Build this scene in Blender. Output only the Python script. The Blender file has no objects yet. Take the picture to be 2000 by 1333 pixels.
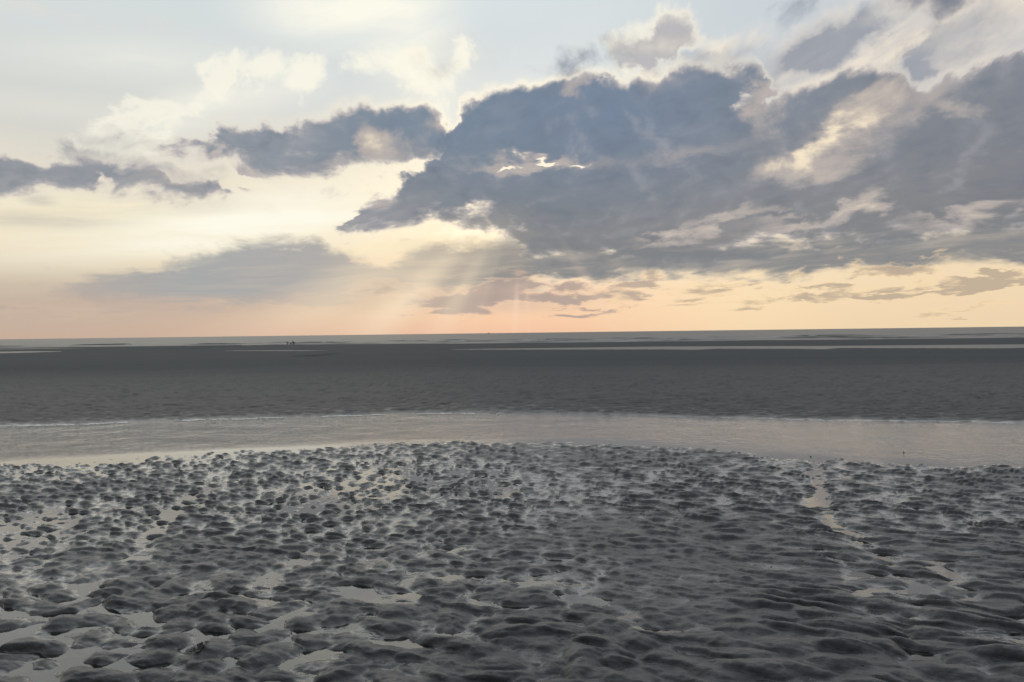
import bpy, bmesh, math, random
import numpy as np
from mathutils import Vector, Matrix, Euler

scene = bpy.context.scene
R = math.radians

# ------------------------------------------------------------------ camera
CAM_H = 1.6
F_PX = 1450.0                      # focal length in photograph pixels (2000 wide)
PITCH, ROLL = -0.63, -0.716        # degrees: looking slightly down, horizon rising to the right
cam_data = bpy.data.cameras.new("camera")
cam_data.sensor_width = 36.0
cam_data.lens = 36.0 * F_PX / 2000.0
cam_data.clip_start = 0.05
cam_data.clip_end = 60000.0
cam = bpy.data.objects.new("camera", cam_data)
scene.collection.objects.link(cam)
CAM_M = Euler((R(90 + PITCH), 0, 0)).to_matrix() @ Matrix.Rotation(R(ROLL), 3, 'Z')
cam.matrix_world = Matrix.Translation((0, 0, CAM_H)) @ CAM_M.to_4x4()
scene.camera = cam
scene.view_settings.view_transform = 'Standard'
scene.view_settings.look = 'None'
scene.view_settings.exposure = 0.0
scene.view_settings.gamma = 1.0


def ray(px, py):
    v = CAM_M @ Vector(((px - 1000.0) / F_PX, -(py - 666.5) / F_PX, -1.0))
    return v.normalized()


def az_el(px, py):
    d = ray(px, py)
    return math.atan2(d.x, d.y), math.asin(d.z)


# ------------------------------------------------------------------ sun and sky
SUN_AZ, SUN_EL = az_el(1020, 345)
sun_data = bpy.data.lights.new("sun", 'SUN')
sun_data.energy = 0.5
sun_data.angle = R(95)             # it stands behind thick cloud
sun_data.color = (1.0, 0.94, 0.86)
sun = bpy.data.objects.new("sun", sun_data)
scene.collection.objects.link(sun)
sd = Vector((math.sin(SUN_AZ) * math.cos(SUN_EL), math.cos(SUN_AZ) * math.cos(SUN_EL), math.sin(SUN_EL)))
sun.rotation_euler = sd.to_track_quat('Z', 'Y').to_euler()


class NodeKit:
    """Small helper for writing shader maths."""

    def __init__(self, tree):
        self.t = tree

    def new(self, kind, **kw):
        n = self.t.nodes.new(kind)
        for k, v in kw.items():
            setattr(n, k, v)
        return n

    def put(self, sock, v):
        if isinstance(v, bpy.types.NodeSocket):
            self.t.links.new(v, sock)
        elif v is not None:
            sock.default_value = v

    def m(self, op, a, b=None, c=None, clamp=False):
        n = self.new('ShaderNodeMath', operation=op, use_clamp=clamp)
        for s, v in zip(n.inputs, (a, b, c)):
            self.put(s, v)
        return n.outputs[0]

    def add(self, a, b): return self.m('ADD', a, b)
    def sub(self, a, b): return self.m('SUBTRACT', a, b)
    def mul(self, a, b): return self.m('MULTIPLY', a, b)
    def mad(self, a, b, c): return self.m('MULTIPLY_ADD', a, b, c)
    def mx(self, a, b): return self.m('MAXIMUM', a, b)
    def mn(self, a, b): return self.m('MINIMUM', a, b)
    def smin(self, a, b, k): return self.m('SMOOTH_MIN', a, b, k)
    def smax(self, a, b, k): return self.m('SMOOTH_MAX', a, b, k)

    def step(self, v, lo, hi, a=0.0, b=1.0, smooth=True):
        n = self.new('ShaderNodeMapRange', interpolation_type='SMOOTHSTEP' if smooth else 'LINEAR', clamp=True)
        for k, x in zip(('Value', 'From Min', 'From Max', 'To Min', 'To Max'), (v, lo, hi, a, b)):
            self.put(n.inputs[k], x)
        return n.outputs[0]

    def xyz(self, x, y, z=0.0):
        n = self.new('ShaderNodeCombineXYZ')
        for s, v in zip(n.inputs, (x, y, z)):
            self.put(s, v)
        return n.outputs[0]

    def v(self, op, a, b=None, scale=None):
        n = self.new('ShaderNodeVectorMath', operation=op)
        self.put(n.inputs[0], a)
        if b is not None:
            self.put(n.inputs[1], b)
        if scale is not None:
            self.put(n.inputs['Scale'], scale)
        return n.outputs['Value'] if op in ('LENGTH', 'DOT_PRODUCT', 'DISTANCE') else n.outputs['Vector']

    def mix(self, f, a, b, blend='MIX'):
        n = self.new('ShaderNodeMix', data_type='RGBA', blend_type=blend)
        n.clamp_factor = True
        ins = [s for s in n.inputs if s.enabled]
        for s, v in zip(ins, (f, a, b)):
            if isinstance(v, tuple) and len(v) == 3:
                v = (*v, 1.0)
            self.put(s, v)
        return [s for s in n.outputs if s.enabled][0]

    def noise(self, vec, scale, detail=4.0, rough=0.5, dims='2D', lac=2.0, distortion=0.0, color=False):
        n = self.new('ShaderNodeTexNoise', noise_dimensions=dims)
        n.normalize = True
        self.put(n.inputs['Vector'], vec)
        for k, x in (('Scale', scale), ('Detail', detail), ('Roughness', rough), ('Lacunarity', lac), ('Distortion', distortion)):
            self.put(n.inputs[k], x)
        return n.outputs['Color' if color else 'Fac']

    def ramp(self, f, stops, interp='LINEAR'):
        n = self.new('ShaderNodeValToRGB')
        n.color_ramp.interpolation = interp
        el = n.color_ramp.elements
        while len(el) > 1:
            el.remove(el[-1])
        el[0].position = stops[0][0]
        el[0].color = (*stops[0][1], 1)
        for p, c in stops[1:]:
            e = el.new(p)
            e.color = (*c, 1)
        self.put(n.inputs['Fac'], f)
        return n.outputs['Color']

    def curve(self, x, pts):
        n = self.new('ShaderNodeFloatCurve')
        c = n.mapping.curves[0]
        n.mapping.use_clip = False
        pts = sorted(pts)
        c.points[0].location = pts[0]
        c.points[1].location = pts[-1]
        for p in pts[1:-1]:
            c.points.new(*p)
        for p in c.points:
            p.handle_type = 'VECTOR'
        n.mapping.update()
        self.put(n.inputs['Value'], x)
        return n.outputs[0]


def lin(r, g, b):
    """sRGB 0..255 to scene-linear."""
    f = lambda c: c / 12.92 if c <= 0.04045 else ((c + 0.055) / 1.055) ** 2.4
    return tuple(f(c / 255.0) for c in (r, g, b))


def build_sky():
    world = bpy.data.worlds.new("World")
    scene.world = world
    world.use_nodes = True
    world.cycles.sampling_method = 'MANUAL'
    world.cycles.sample_map_resolution = 512
    t = world.node_tree
    t.nodes.clear()
    K = NodeKit(t)
    out = K.new('ShaderNodeOutputWorld')
    bg = K.new('ShaderNodeBackground')
    bg.inputs['Strength'].default_value = 0.1
    t.links.new(bg.outputs[0], out.inputs['Surface'])

    nishita = K.new('ShaderNodeTexSky', sky_type='NISHITA')
    nishita.sun_disc = False
    nishita.sun_elevation = SUN_EL
    nishita.sun_rotation = SUN_AZ
    nishita.dust_density = 2.0

    tc = K.new('ShaderNodeTexCoord')
    sep = K.new('ShaderNodeSeparateXYZ')
    t.links.new(tc.outputs['Generated'], sep.inputs[0])
    az = K.m('ARCTAN2', sep.outputs[0], sep.outputs[1])
    el = K.m('ARCSINE', sep.outputs[2])

    # the sky as one sees it: bearing U and height V, one unit = 1/1450 rad
    S = F_PX
    U = K.mul(az, S)
    V = K.mul(el, S)
    UV = K.xyz(U, V)

    AZ0, AZ1, EL0, EL1 = -0.70, 0.70, -0.05, 0.55

    def cpt(px, py):
        a, e = az_el(px, py)
        return (a - AZ0) / (AZ1 - AZ0), (e - EL0) / (EL1 - EL0)

    azn = K.m('MULTIPLY_ADD', az, 1.0 / (AZ1 - AZ0), -AZ0 / (AZ1 - AZ0), clamp=True)

    def line(pts):
        """height (V units) along the bearing of a hand-drawn line of the cloudscape"""
        p = [cpt(*q) for q in pts]
        p = [(0.0, p[0][1])] + p + [(1.0, p[-1][1])]
        # resample so that the curve table follows the straight segments
        c = K.curve(azw, p)
        return K.mad(c, (EL1 - EL0) * S, EL0 * S)

    def quad(px, py, rx, ry, ang, w, basis):
        """sqrt(w) * (1 - squared distance from a sky direction in its own ellipse), never below 0"""
        a, e = az_el(px, py)
        k = math.cos(a) ** 2
        rx, ry = rx * (0.35 + 0.65 * k) / 500.0, ry * (0.5 + 0.5 * math.sqrt(k)) / 500.0
        u0, v0 = a * S / 500.0, e * S / 500.0
        c, s_ = math.cos(R(ang)), math.sin(R(ang))
        A = (c / rx) ** 2 + (s_ / ry) ** 2
        B = 2 * c * s_ * (1 / rx ** 2 - 1 / ry ** 2)
        C = (s_ / rx) ** 2 + (c / ry) ** 2
        q = math.sqrt(w)
        d1 = K.v('DOT_PRODUCT', basis[0], (-q * A, -q * B, -q * C))
        d2 = K.v('DOT_PRODUCT', basis[1], (q * (2 * A * u0 + B * v0), q * (2 * C * v0 + B * u0),
                                           q * (1 - A * u0 * u0 - B * u0 * v0 - C * v0 * v0)))
        return K.mx(K.add(d1, d2), 0.0)

    def basis_of(u, v):
        u, v = K.mul(u, 1 / 500.0), K.mul(v, 1 / 500.0)
        return K.xyz(K.mul(u, u), K.mul(u, v), K.mul(v, v)), K.xyz(u, v, 1.0)

    def blobs(lst, basis=None):
        """sum of soft ellipses round sky directions"""
        s = None
        for b in lst:
            o = quad(*b[:5], b[5] if len(b) > 5 else 1.0, basis or STILL)
            s = K.mul(o, o) if s is None else K.mad(o, o, s)
        return s

    STILL = basis_of(U, V)

    # ---------------- texture coordinates of the cloud deck: flatter towards the horizon, drifting up to the right
    lv = K.m('LOGARITHM', K.mx(K.add(el, 0.075), 0.02), math.e)
    P = K.xyz(K.mad(lv, 0.25, K.mul(az, 3.4)), K.mad(az, -0.6, K.mul(lv, 1.6)))
    warp = K.v('SCALE', K.v('SUBTRACT', K.noise(P, 1.6, 2.0, 0.5, color=True), (0.5, 0.5, 0.5)), scale=0.22)
    PW = K.v('ADD', P, warp)
    n_big = K.sub(K.noise(PW, 1.7, 5.0, 0.56), 0.5)
    n_fine = K.sub(K.noise(PW, 5.5, 5.0, 0.6), 0.5)
    vor = K.new('ShaderNodeTexVoronoi', feature='F1', voronoi_dimensions='2D')
    t.links.new(PW, vor.inputs['Vector'])
    vor.inputs['Scale'].default_value = 6.5
    vor.inputs['Detail'].default_value = 2.0
    vor.inputs['Roughness'].default_value = 0.5
    vor.normalize = True
    puff = K.sub(0.24, vor.outputs['Distance'])
    streak = K.sub(K.noise(K.v('MULTIPLY', PW, (0.55, 2.2, 1.0)), 2.4, 5.0, 0.58), 0.5)

    # long streaks drawn out up to the right, as the high cloud on that side runs
    cd, sd2 = math.cos(R(24)), math.sin(R(24))
    diag = K.sub(K.noise(K.v('ADD', K.xyz(K.add(K.mul(U, cd / 420.0), K.mul(V, sd2 / 420.0)), K.add(K.mul(U, -sd2 / 95.0), K.mul(V, cd / 95.0))), warp), 1.0, 5.0, 0.6), 0.5)

    psun = (3.4 * SUN_AZ + 0.25 * math.log(SUN_EL + 0.075), -0.6 * SUN_AZ + 1.6 * math.log(SUN_EL + 0.075), 0.0)
    toward = K.v('SCALE', K.v('NORMALIZE', K.v('SUBTRACT', psun, P)), scale=0.055)
    relief = K.sub(K.noise(PW, 3.2, 4.0, 0.55), K.noise(K.v('ADD', PW, toward), 3.2, 4.0, 0.55))

    # edge displacement of the cloud outlines, in V units
    wob = K.add(K.mad(n_big, 66.0, 4.0), K.add(K.mul(n_fine, 60.0), K.mul(puff, 60.0)))
    jit = K.new('ShaderNodeSeparateXYZ')
    t.links.new(K.v('SUBTRACT', K.noise(PW, 4.2, 4.0, 0.6, color=True), (0.5, 0.5, 0.5)), jit.inputs[0])
    TORN = basis_of(K.mad(jit.outputs[0], 130.0, U), K.mad(jit.outputs[1], 90.0, V))
    Vw = K.mad(jit.outputs[1], 55.0, V)
    azw = K.mad(jit.outputs[0], 0.045, azn)

    def strip(top, bot, st=16.0, sb=30.0, amp=1.0, cap=3.2):
        """cloud body between two lines: 0 at its outline, rising to 1 inwards"""
        a = K.mul(K.sub(line(top), Vw), 1.0 / st)
        b = K.mul(K.sub(Vw, line(bot)), 1.0 / sb)
        d = K.smin(K.smin(a, b, 0.6), cap, 0.6)
        return K.mad(wob, amp / (0.5 * (st + sb)), d)

    # ---------------- clear sky behind the clouds
    g_el = K.step(el, 0.0, 0.46, smooth=False)
    left = K.ramp(g_el, [(0.00, lin(200, 175, 157)), (0.06, lin(195, 176, 162)), (0.13, lin(203, 189, 171)), (0.22, lin(236, 222, 194)),
                         (0.32, lin(248, 238, 208)), (0.42, lin(234, 225, 206)), (0.55, lin(214, 214, 208)), (0.75, lin(216, 222, 221)), (1.0, lin(212, 222, 224))])
    mid = K.ramp(g_el, [(0.00, lin(221, 180, 160)), (0.06, lin(218, 184, 163)), (0.14, lin(220, 196, 174)), (0.25, lin(240, 224, 194)),
                        (0.42, lin(244, 234, 208)), (0.55, lin(222, 222, 218)), (0.75, lin(210, 219, 223)), (1.0, lin(212, 224, 229))])
    right = K.ramp(g_el, [(0.00, lin(239, 214, 178)), (0.08, lin(240, 216, 181)), (0.20, lin(242, 220, 188)), (0.30, lin(246, 228, 196)),
                          (0.50, lin(222, 218, 210)), (0.75, lin(204, 211, 216)), (1.0, lin(202, 213, 220))])
    f1 = K.step(azn, cpt(150, 600)[0], cpt(950, 600)[0])
    f2 = K.step(azn, cpt(1020, 600)[0], cpt(1500, 600)[0])
    clear = K.mix(f2, K.mix(f1, left, mid), right)
    # a breath of real sky colour
    clear = K.mix(0.05, clear, K.v('SCALE', nishita.outputs['Color'], scale=0.07))
    # bright veils
    veil = blobs([(280, 120, 360, 60, 6, 0.35), (120, 210, 300, 40, 3, 0.3), (690, 10, 290, 100, 4), (830, 120, 170, 90, 10, 0.8), (560, 415, 420, 80, 10, 0.8), (300, 470, 520, 70, 6, 0.45),
                  (480, 190, 260, 70, 22, 0.4), (310, 240, 200, 70, 25, 0.4), (850, 215, 90, 70, 0, 0.5), (1220, 30, 260, 70, 10, 0.1), (1680, 250, 200, 90, 25, 0.8), (1760, 90, 300, 80, 25, 0.3)])
    veil = K.mul(veil, K.mad(streak, 1.6, 0.85))
    clear = K.mix(K.m('MINIMUM', veil, 0.92), clear, lin(255, 252, 236))
    # thin grey streaks in the open sky
    grey = K.mul(blobs([(170, 330, 340, 40, 4, 0.35), (300, 400, 260, 30, 3, 0.6), (90, 430, 260, 30, 2, 0.5), (75, 390, 50, 16, 0, 1.1), (900, 110, 110, 70, 10, 0.4), (1000, 70, 300, 60, 10, 0.2), (150, 250, 400, 80, 0, 0.3), (760, 165, 170, 40, -12, 0.35)]),
                 K.mad(streak, 2.4, 0.6))
    clear = K.mix(K.m('MINIMUM', grey, 0.65), clear, K.mix(K.step(V, 200, 330), lin(184, 178, 172), lin(196, 202, 206)))

    # ---------------- bright thin cumulus in front of it (lit from behind)
    cc = blobs([(470, 135, 100, 48, 25), (595, 145, 100, 58, 20), (420, 190, 150, 50, 30, 0.5), (745, 125, 110, 50, -12, 0.9), (850, 140, 120, 80, 10, 1.0), (905, 105, 55, 55, 0, 0.8),
                (310, 215, 120, 46, 20, 0.9), (250, 262, 130, 60, 15, 0.8), (1270, 80, 130, 66, 25, 1.2), (1330, 55, 60, 50, 0, 0.7), (1420, 88, 110, 34, -5, 0.9), (1300, 130, 50, 34, 0, 0.9), (1240, 110, 90, 30, 0, 0.5),
                (1560, 110, 120, 60, 30, 1.0), (1640, 30, 150, 50, 20, 0.8), (1750, 70, 170, 70, 25, 0.9), (1860, 110, 190, 54, 27, 1.1), (1950, 60, 150, 60, 25, 0.9), (1740, 160, 80, 60, 60, 0.7)], TORN)
    ccd = K.add(K.sub(cc, 0.36), K.add(K.mul(n_fine, 1.7), K.add(K.mul(n_big, 0.9), K.mul(puff, 0.8))))
    ca = K.mul(K.step(ccd, K.step(az, 0.0, 0.3, -0.12, -0.3), K.step(az, 0.0, 0.3, 0.55, 0.8)), K.step(cc, 0.0, 0.35))
    cshade = K.mul(K.step(K.add(ccd, K.mul(streak, 0.9)), 0.2, 0.9),
                   blobs([(1290, 85, 110, 60, 25, 1.2), (1560, 105, 200, 60, 30, 0.7), (1700, 70, 240, 80, 25, 0.7), (1880, 30, 240, 90, 20, 0.9), (860, 120, 90, 60, 0, 0.25), (300, 240, 170, 60, 20, 0.2), (240, 275, 120, 40, 0, 0.6)], TORN))
    ccol = K.mix(K.m('MINIMUM', cshade, 0.85), K.mix(K.step(az, 0.1, 0.35), lin(255, 250, 232), lin(242, 230, 214)), lin(168, 165, 172))
    sky = K.mix(K.mul(ca, K.step(az, -0.4, -0.1, 0.66, 0.86)), clear, ccol)
    hv = K.mul(blobs([(1760, 90, 330, 170, 10, 1.3), (1900, 150, 260, 120, 20, 0.8), (1560, 120, 160, 90, 25, 0.5)]), K.mad(diag, 2.6, 0.75))
    sky = K.mix(K.m('MINIMUM', K.mx(hv, 0.0), 0.8), sky, K.mix(K.step(diag, 0.0, 0.25), lin(196, 194, 194), lin(244, 230, 210)))
    # ragged grey veils high on the right
    gv = K.mul(blobs([(1580, 95, 130, 40, 25, 1.0), (1690, 60, 120, 40, 30, 0.6), (1640, 80, 150, 40, 20, 0.8), (1570, 10, 70, 30, 40, 1.0), (1850, 80, 180, 46, 20, 0.7), (1800, 110, 40, 80, -30, 0.8), (1215, 100, 50, 44, 20, 0.8), (1110, 125, 70, 34, 0, 1.0),
                      (1400, 120, 130, 40, 0, 0.7), (1480, 190, 60, 60, 0, 0.4), (150, 312, 40, 30, 0, 1.0), (230, 320, 90, 26, -12, 1.0), (240, 275, 80, 24, 0, 0.6), (330, 345, 160, 26, 0, 0.5), (870, 125, 50, 30, 30, 0.35)], TORN),
               K.mad(K.add(K.mul(n_fine, 0.7), K.mul(diag, 1.3)), 2.2, 0.85))
    sky = K.mix(K.m('MINIMUM', K.mx(gv, 0.0), 0.75), sky, K.mix(K.step(az, -0.2, 0.1), lin(160, 160, 164), lin(140, 148, 162)))

    # ---------------- the main grey deck
    s_left = strip([(-60, 306), (0, 302), (70, 298), (130, 302), (170, 300), (250, 308), (330, 328), (420, 340), (480, 390)],
                   [(-60, 398), (0, 398), (100, 396), (200, 396), (320, 402), (420, 404), (480, 372)], 11, 18, 0.3)
    s_arm = strip([(290, 330), (296, 276), (360, 250), (440, 234), (480, 226), (530, 248), (640, 212), (720, 192), (760, 186), (830, 198), (862, 226), (885, 262), (960, 290)],
                  [(290, 270), (296, 308), (360, 334), (430, 350), (520, 398), (600, 384), (700, 388), (760, 375), (880, 370), (960, 370)], 15, 42)
    s_main = strip([(590, 490), (640, 462), (690, 430), (704, 388), (730, 366), (770, 352), (810, 320), (850, 290), (880, 232), (896, 196), (930, 178), (1000, 154), (1060, 140), (1085, 132), (1140, 132), (1160, 140), (1230, 152),
                    (1290, 138), (1330, 118), (1400, 112), (1480, 120), (1510, 175), (1560, 172), (1620, 132), (1700, 108), (1760, 122), (1800, 170), (1830, 150), (1900, 118), (1960, 100), (2060, 88)],
                   [(590, 440), (640, 488), (720, 490), (800, 470), (880, 474), (915, 466), (960, 478), (1000, 490), (1030, 530), (1060, 556), (1110, 556), (1180, 540), (1300, 548), (1500, 528), (1700, 516), (1850, 508), (2060, 488)], 15, 34, 0.8)
    s_top = strip([(1700, 40), (1770, -160), (2060, -160)], [(1700, 20), (1760, 80), (1850, 100), (1950, 62), (2060, 20)], 30, 44, 0.9)
    deck = K.smax(K.smax(s_left, s_arm, 0.4), K.smax(s_main, s_top, 0.4), 0.4)
    # real gaps in it
    holes = blobs([(935, 326, 32, 16, 10, 2.5), (1005, 318, 52, 15, 10, 2.6), (1072, 320, 44, 16, -20, 2.9), (1140, 324, 56, 14, 5, 2.6),
                   (1462, 195, 36, 40, 40, 2.2), (1555, 140, 90, 26, 35, 1.8),
                   (215, 350, 30, 22, 40, 1.2), (330, 352, 80, 14, 5, 1.0), (480, 352, 60, 12, -20, 1.6)], TORN)
    deck = K.sub(deck, K.mul(holes, K.mad(n_fine, 3.6, 1.15)))
    # places where it is thin and light comes through
    thin = blobs([(1670, 232, 130, 40, 32, 1.2), (1600, 285, 110, 26, 32, 1.2), (1655, 244, 250, 90, 28, 0.55), (1590, 320, 220, 50, 10, 0.8), (1420, 428, 170, 24, 8, 1.1), (1610, 428, 170, 28, 8, 1.15), (1700, 392, 60, 60, 60, 1.0), (1900, 420, 170, 26, 6, 1.0), (1300, 466, 70, 16, 0, 0.9),
                  (745, 275, 80, 40, 10, 1.0), (720, 315, 170, 50, 12, 0.8), (420, 292, 60, 18, 20, 0.9), (330, 355, 170, 30, 5, 0.9), (490, 350, 130, 34, -12, 0.9), (740, 370, 60, 30, 30, 0.9), (850, 225, 60, 60, -30, 1.0),
                  (1130, 150, 80, 30, 10, 0.7), (1320, 308, 330, 36, 5, 0.5), (1490, 215, 70, 70, 0, 0.9), (1545, 150, 120, 50, 30, 0.8), (1820, 200, 160, 50, 30, 0.7), (1880, 215, 60, 20, 0, 0.6), (1040, 322, 190, 26, 0, 1.0),
                  (1000, 470, 190, 40, 0, 0.35), (860, 330, 260, 60, 20, 0.25), (1360, 470, 300, 40, 3, 0.4), (1800, 455, 300, 40, 3, 0.3), (820, 400, 120, 40, 20, 0.25), (1770, 150, 80, 60, 50, 0.5), (1250, 160, 160, 30, 0, 0.4)], TORN)
    thin = K.mul(thin, K.mad(K.add(streak, K.mul(n_fine, 0.8)), 1.5, 0.85))
    # generic cloud elsewhere round the dome
    away = K.mx(K.step(K.m('ABSOLUTE', az), 0.66, 0.95), K.step(el, 0.47, 0.75))
    gen = K.mul(K.add(n_big, -0.02), 7.0)
    deck = K.add(K.mul(K.m('MINIMUM', deck, 3.2), K.sub(1.0, away)), K.mul(gen, away))
    da = K.step(deck, -0.75, 1.75)

    # distance to the sun's direction governs the silver linings
    dsun = K.v('DISTANCE', UV, (SUN_AZ * S, SUN_EL * S, 0))
    rim = K.mix(K.step(dsun, 150, 620, 0.95, 0.25), K.mix(0.5, sky, lin(214, 208, 204)), K.mix(K.step(dsun, 0, 420), (1.3, 1.14, 0.84), lin(255, 244, 218)))
    body_hi = K.ramp(K.step(azn, 0.0, 1.0, smooth=False), [(0.0, lin(152, 158, 165)), (0.28, lin(136, 146, 157)), (0.45, lin(121, 137, 154)), (0.6, lin(121, 136, 156)), (0.8, lin(131, 138, 148)), (1.0, lin(125, 130, 140))])
    body_lo = K.ramp(K.step(azn, 0.0, 1.0, smooth=False), [(0.0, lin(160, 162, 164)), (0.35, lin(148, 148, 150)), (0.5, lin(133, 134, 136)), (0.7, lin(138, 137, 138)), (1.0, lin(131, 131, 134))])
    body = K.mix(K.step(V, 130, 420), body_lo, body_hi)
    # soft billows inside the body
    bil = K.add(K.mul(n_big, 1.1), K.add(K.mul(K.add(streak, diag), 0.9), K.mul(puff, 0.5)))
    body = K.mix(K.step(bil, 0.0, 0.6, 0.0, 0.45), body, lin(164, 164, 170))
    body = K.mix(K.step(bil, 0.0, -0.5, 0.0, 0.3), body, lin(108, 118, 133))
    body = K.mix(K.step(relief, 0.0, 0.24, 0.0, 0.38), body, lin(172, 171, 176))
    body = K.mix(K.step(relief, 0.0, -0.24, 0.0, 0.32), body, lin(98, 108, 124))
    body = K.mix(K.step(thin, 0.1, 0.9, 0.0, 0.85), body, lin(188, 178, 172))
    body = K.mix(K.step(thin, 0.7, 2.3, 0.0, 1.0), body, lin(246, 230, 202))
    depth = K.step(K.add(deck, K.mul(n_fine, 0.8)), 0.2, 2.2)
    rimmix = K.mix(K.step(depth, 0.0, 0.6), rim, lin(184, 178, 178))
    dcol = K.mix(K.step(depth, 0.3, 1.0), rimmix, body)
    sky = K.mix(da, sky, dcol)

    # ---------------- the low slabs and scraps nearer the horizon
    low1 = strip([(20, 575), (70, 546), (150, 544), (250, 532), (330, 502), (450, 468), (560, 456), (610, 462), (660, 492), (740, 498), (840, 482), (940, 462), (1000, 455), (1060, 470)],
                 [(20, 545), (70, 558), (150, 574), (180, 596), (300, 608), (420, 602), (520, 604), (600, 602), (730, 590), (850, 576), (930, 564), (1000, 560), (1060, 552)], 30, 24, 0.6, 2.2)
    l1 = K.mul(K.step(low1, -0.3, 1.0), K.mad(streak, 1.1, 0.95))
    l1c = K.ramp(K.step(azn, cpt(50, 500)[0], cpt(1000, 500)[0], smooth=False), [(0, lin(178, 168, 162)), (0.3, lin(162, 166, 168)), (0.55, lin(168, 167, 167)), (0.7, lin(172, 167, 163)), (0.88, lin(140, 141, 144)), (1, lin(128, 131, 135))])
    l1c = K.mix(K.step(streak, 0.0, 0.35, 0.0, 0.5), l1c, lin(214, 198, 180))
    sky = K.mix(K.m('MINIMUM', l1, 0.93), sky, l1c)
    # hazy undersides below it
    under = K.mul(blobs([(420, 600, 420, 34, 0, 0.5), (760, 585, 330, 34, 0, 0.6), (1000, 585, 260, 40, 0, 0.5), (120, 590, 300, 40, 0, 0.4)]), K.mad(streak, 2.0, 0.9))
    sky = K.mix(K.m('MINIMUM', K.mx(under, 0.0), 0.7), sky, lin(196, 174, 158))

    scraps = blobs([(900, 590, 190, 34, 2, 1.0), (1080, 575, 170, 34, 0, 0.9), (960, 560, 90, 30, 10, 1.0), (1160, 590, 160, 24, 0, 0.7), (1250, 560, 100, 26, 3, 0.9), (1380, 565, 120, 24, 10, 0.6), (1560, 545, 40, 18, 30, 0.6),
                    (1690, 530, 90, 24, 3, 0.9), (1800, 530, 100, 26, 3, 1.0), (1960, 545, 110, 20, 8, 0.8), (1600, 580, 260, 18, 0, 0.7), (1850, 562, 240, 20, 3, 0.8), (1400, 600, 260, 14, 2, 0.5), (1900, 600, 220, 12, 2, 0.5), (760, 560, 150, 34, 0, 0.7), (640, 600, 160, 20, 8, 0.4), (120, 610, 260, 30, 0, 0.4)], TORN)
    sd_ = K.add(K.sub(scraps, 0.32), K.add(K.mul(n_fine, 1.2), K.mul(streak, 1.1)))
    sa = K.mul(K.step(sd_, -0.4, 0.6), K.step(scraps, 0.0, 0.4))
    scol = K.mix(K.step(sd_, -0.05, 0.55), K.mix(f2, K.mix(f1, lin(212, 188, 168), lin(240, 202, 172)), lin(250, 222, 176)), K.mix(f2, lin(172, 156, 150), lin(186, 168, 148)))
    sky = K.mix(K.mul(sa, 0.85), sky, scol)

    # ---------------- sunlight through the gap, and its shafts
    gap = strip([(590, 512), (660, 486), (740, 468), (820, 460), (905, 440), (935, 450), (970, 464), (1004, 464), (1030, 480)],
                [(590, 490), (660, 504), (740, 512), (830, 492), (900, 474), (950, 470), (1004, 468), (1030, 460)], 12, 40, 0.55, 1.8)
    ga = K.step(gap, -0.1, 1.1)
    sky = K.mix(K.mul(ga, 0.93), sky, K.mix(K.step(blobs([(915, 452, 150, 46, -8)]), 0, 0.8), lin(252, 236, 200), (1.25, 1.14, 0.86)))
    ang = K.m('ARCTAN2', K.sub(U, SUN_AZ * S), K.sub(SUN_EL * S, V))       # 0 = straight down from the sun
    shaft = K.noise(K.xyz(K.mul(ang, 4.5), 0.37), 1.0, 1.6, 0.55)
    shaft = K.step(shaft, 0.38, 0.70)
    sky = K.mix(K.mul(blobs([(790, 545, 330, 110, 24)]), 0.34), sky, lin(248, 226, 190))
    fan = K.mul(K.mul(K.step(V, 230, 60), K.step(V, -10, 60, 0.5, 1.0)), K.step(K.m('ABSOLUTE', K.add(ang, 0.15)), 1.25, 0.5))
    beams = None
    for a0, wd, st in ((-1.03, 0.12, 0.8), (-0.78, 0.10, 1.0), (-0.50, 0.09, 0.6), (-0.06, 0.025, 0.8), (0.03, 0.02, 0.5), (0.55, 0.05, 0.5), (0.82, 0.06, 0.6)):
        if abs(a0) < 0.1:
            st = K.step(V, 120, 50, 0.0, st)
        bq = K.mul(K.step(K.m('ABSOLUTE', K.sub(ang, a0)), wd * 1.5, 0.0), st)
        beams = bq if beams is None else K.add(beams, bq)
    shaft = K.m('MINIMUM', K.mad(shaft, 0.25, beams), 1.2)
    sky = K.mix(K.mul(K.mul(shaft, fan), K.step(ang, -0.2, 0.1, 0.50, 0.34)), sky, K.mix(K.step(ang, -0.5, 0.0), lin(255, 236, 204), lin(250, 216, 190)))

    # unseen landward sky, made darker to deepen shade on the sand's near faces
    sky = K.mix(K.step(K.m('ABSOLUTE', az), 0.9, 1.9, 0.0, 0.85), sky, (0.20, 0.21, 0.23))
    sky = K.mix(K.step(el, 0.5, 0.9, 0.0, 0.6), sky, (0.56, 0.575, 0.60))
    # the dome behind and overhead is unseen, toned to light the sand
    sky10 = K.v('SCALE', sky, scale=10.0)
    t.links.new(sky10, bg.inputs['Color'])


build_sky()
#@@GROUND
# ------------------------------------------------------------------ materials
def new_mat(name):
    m = bpy.data.materials.new(name)
    m.use_nodes = True
    m.node_tree.nodes.clear()
    K = NodeKit(m.node_tree)
    out = K.new('ShaderNodeOutputMaterial')
    return m, K, out


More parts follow.
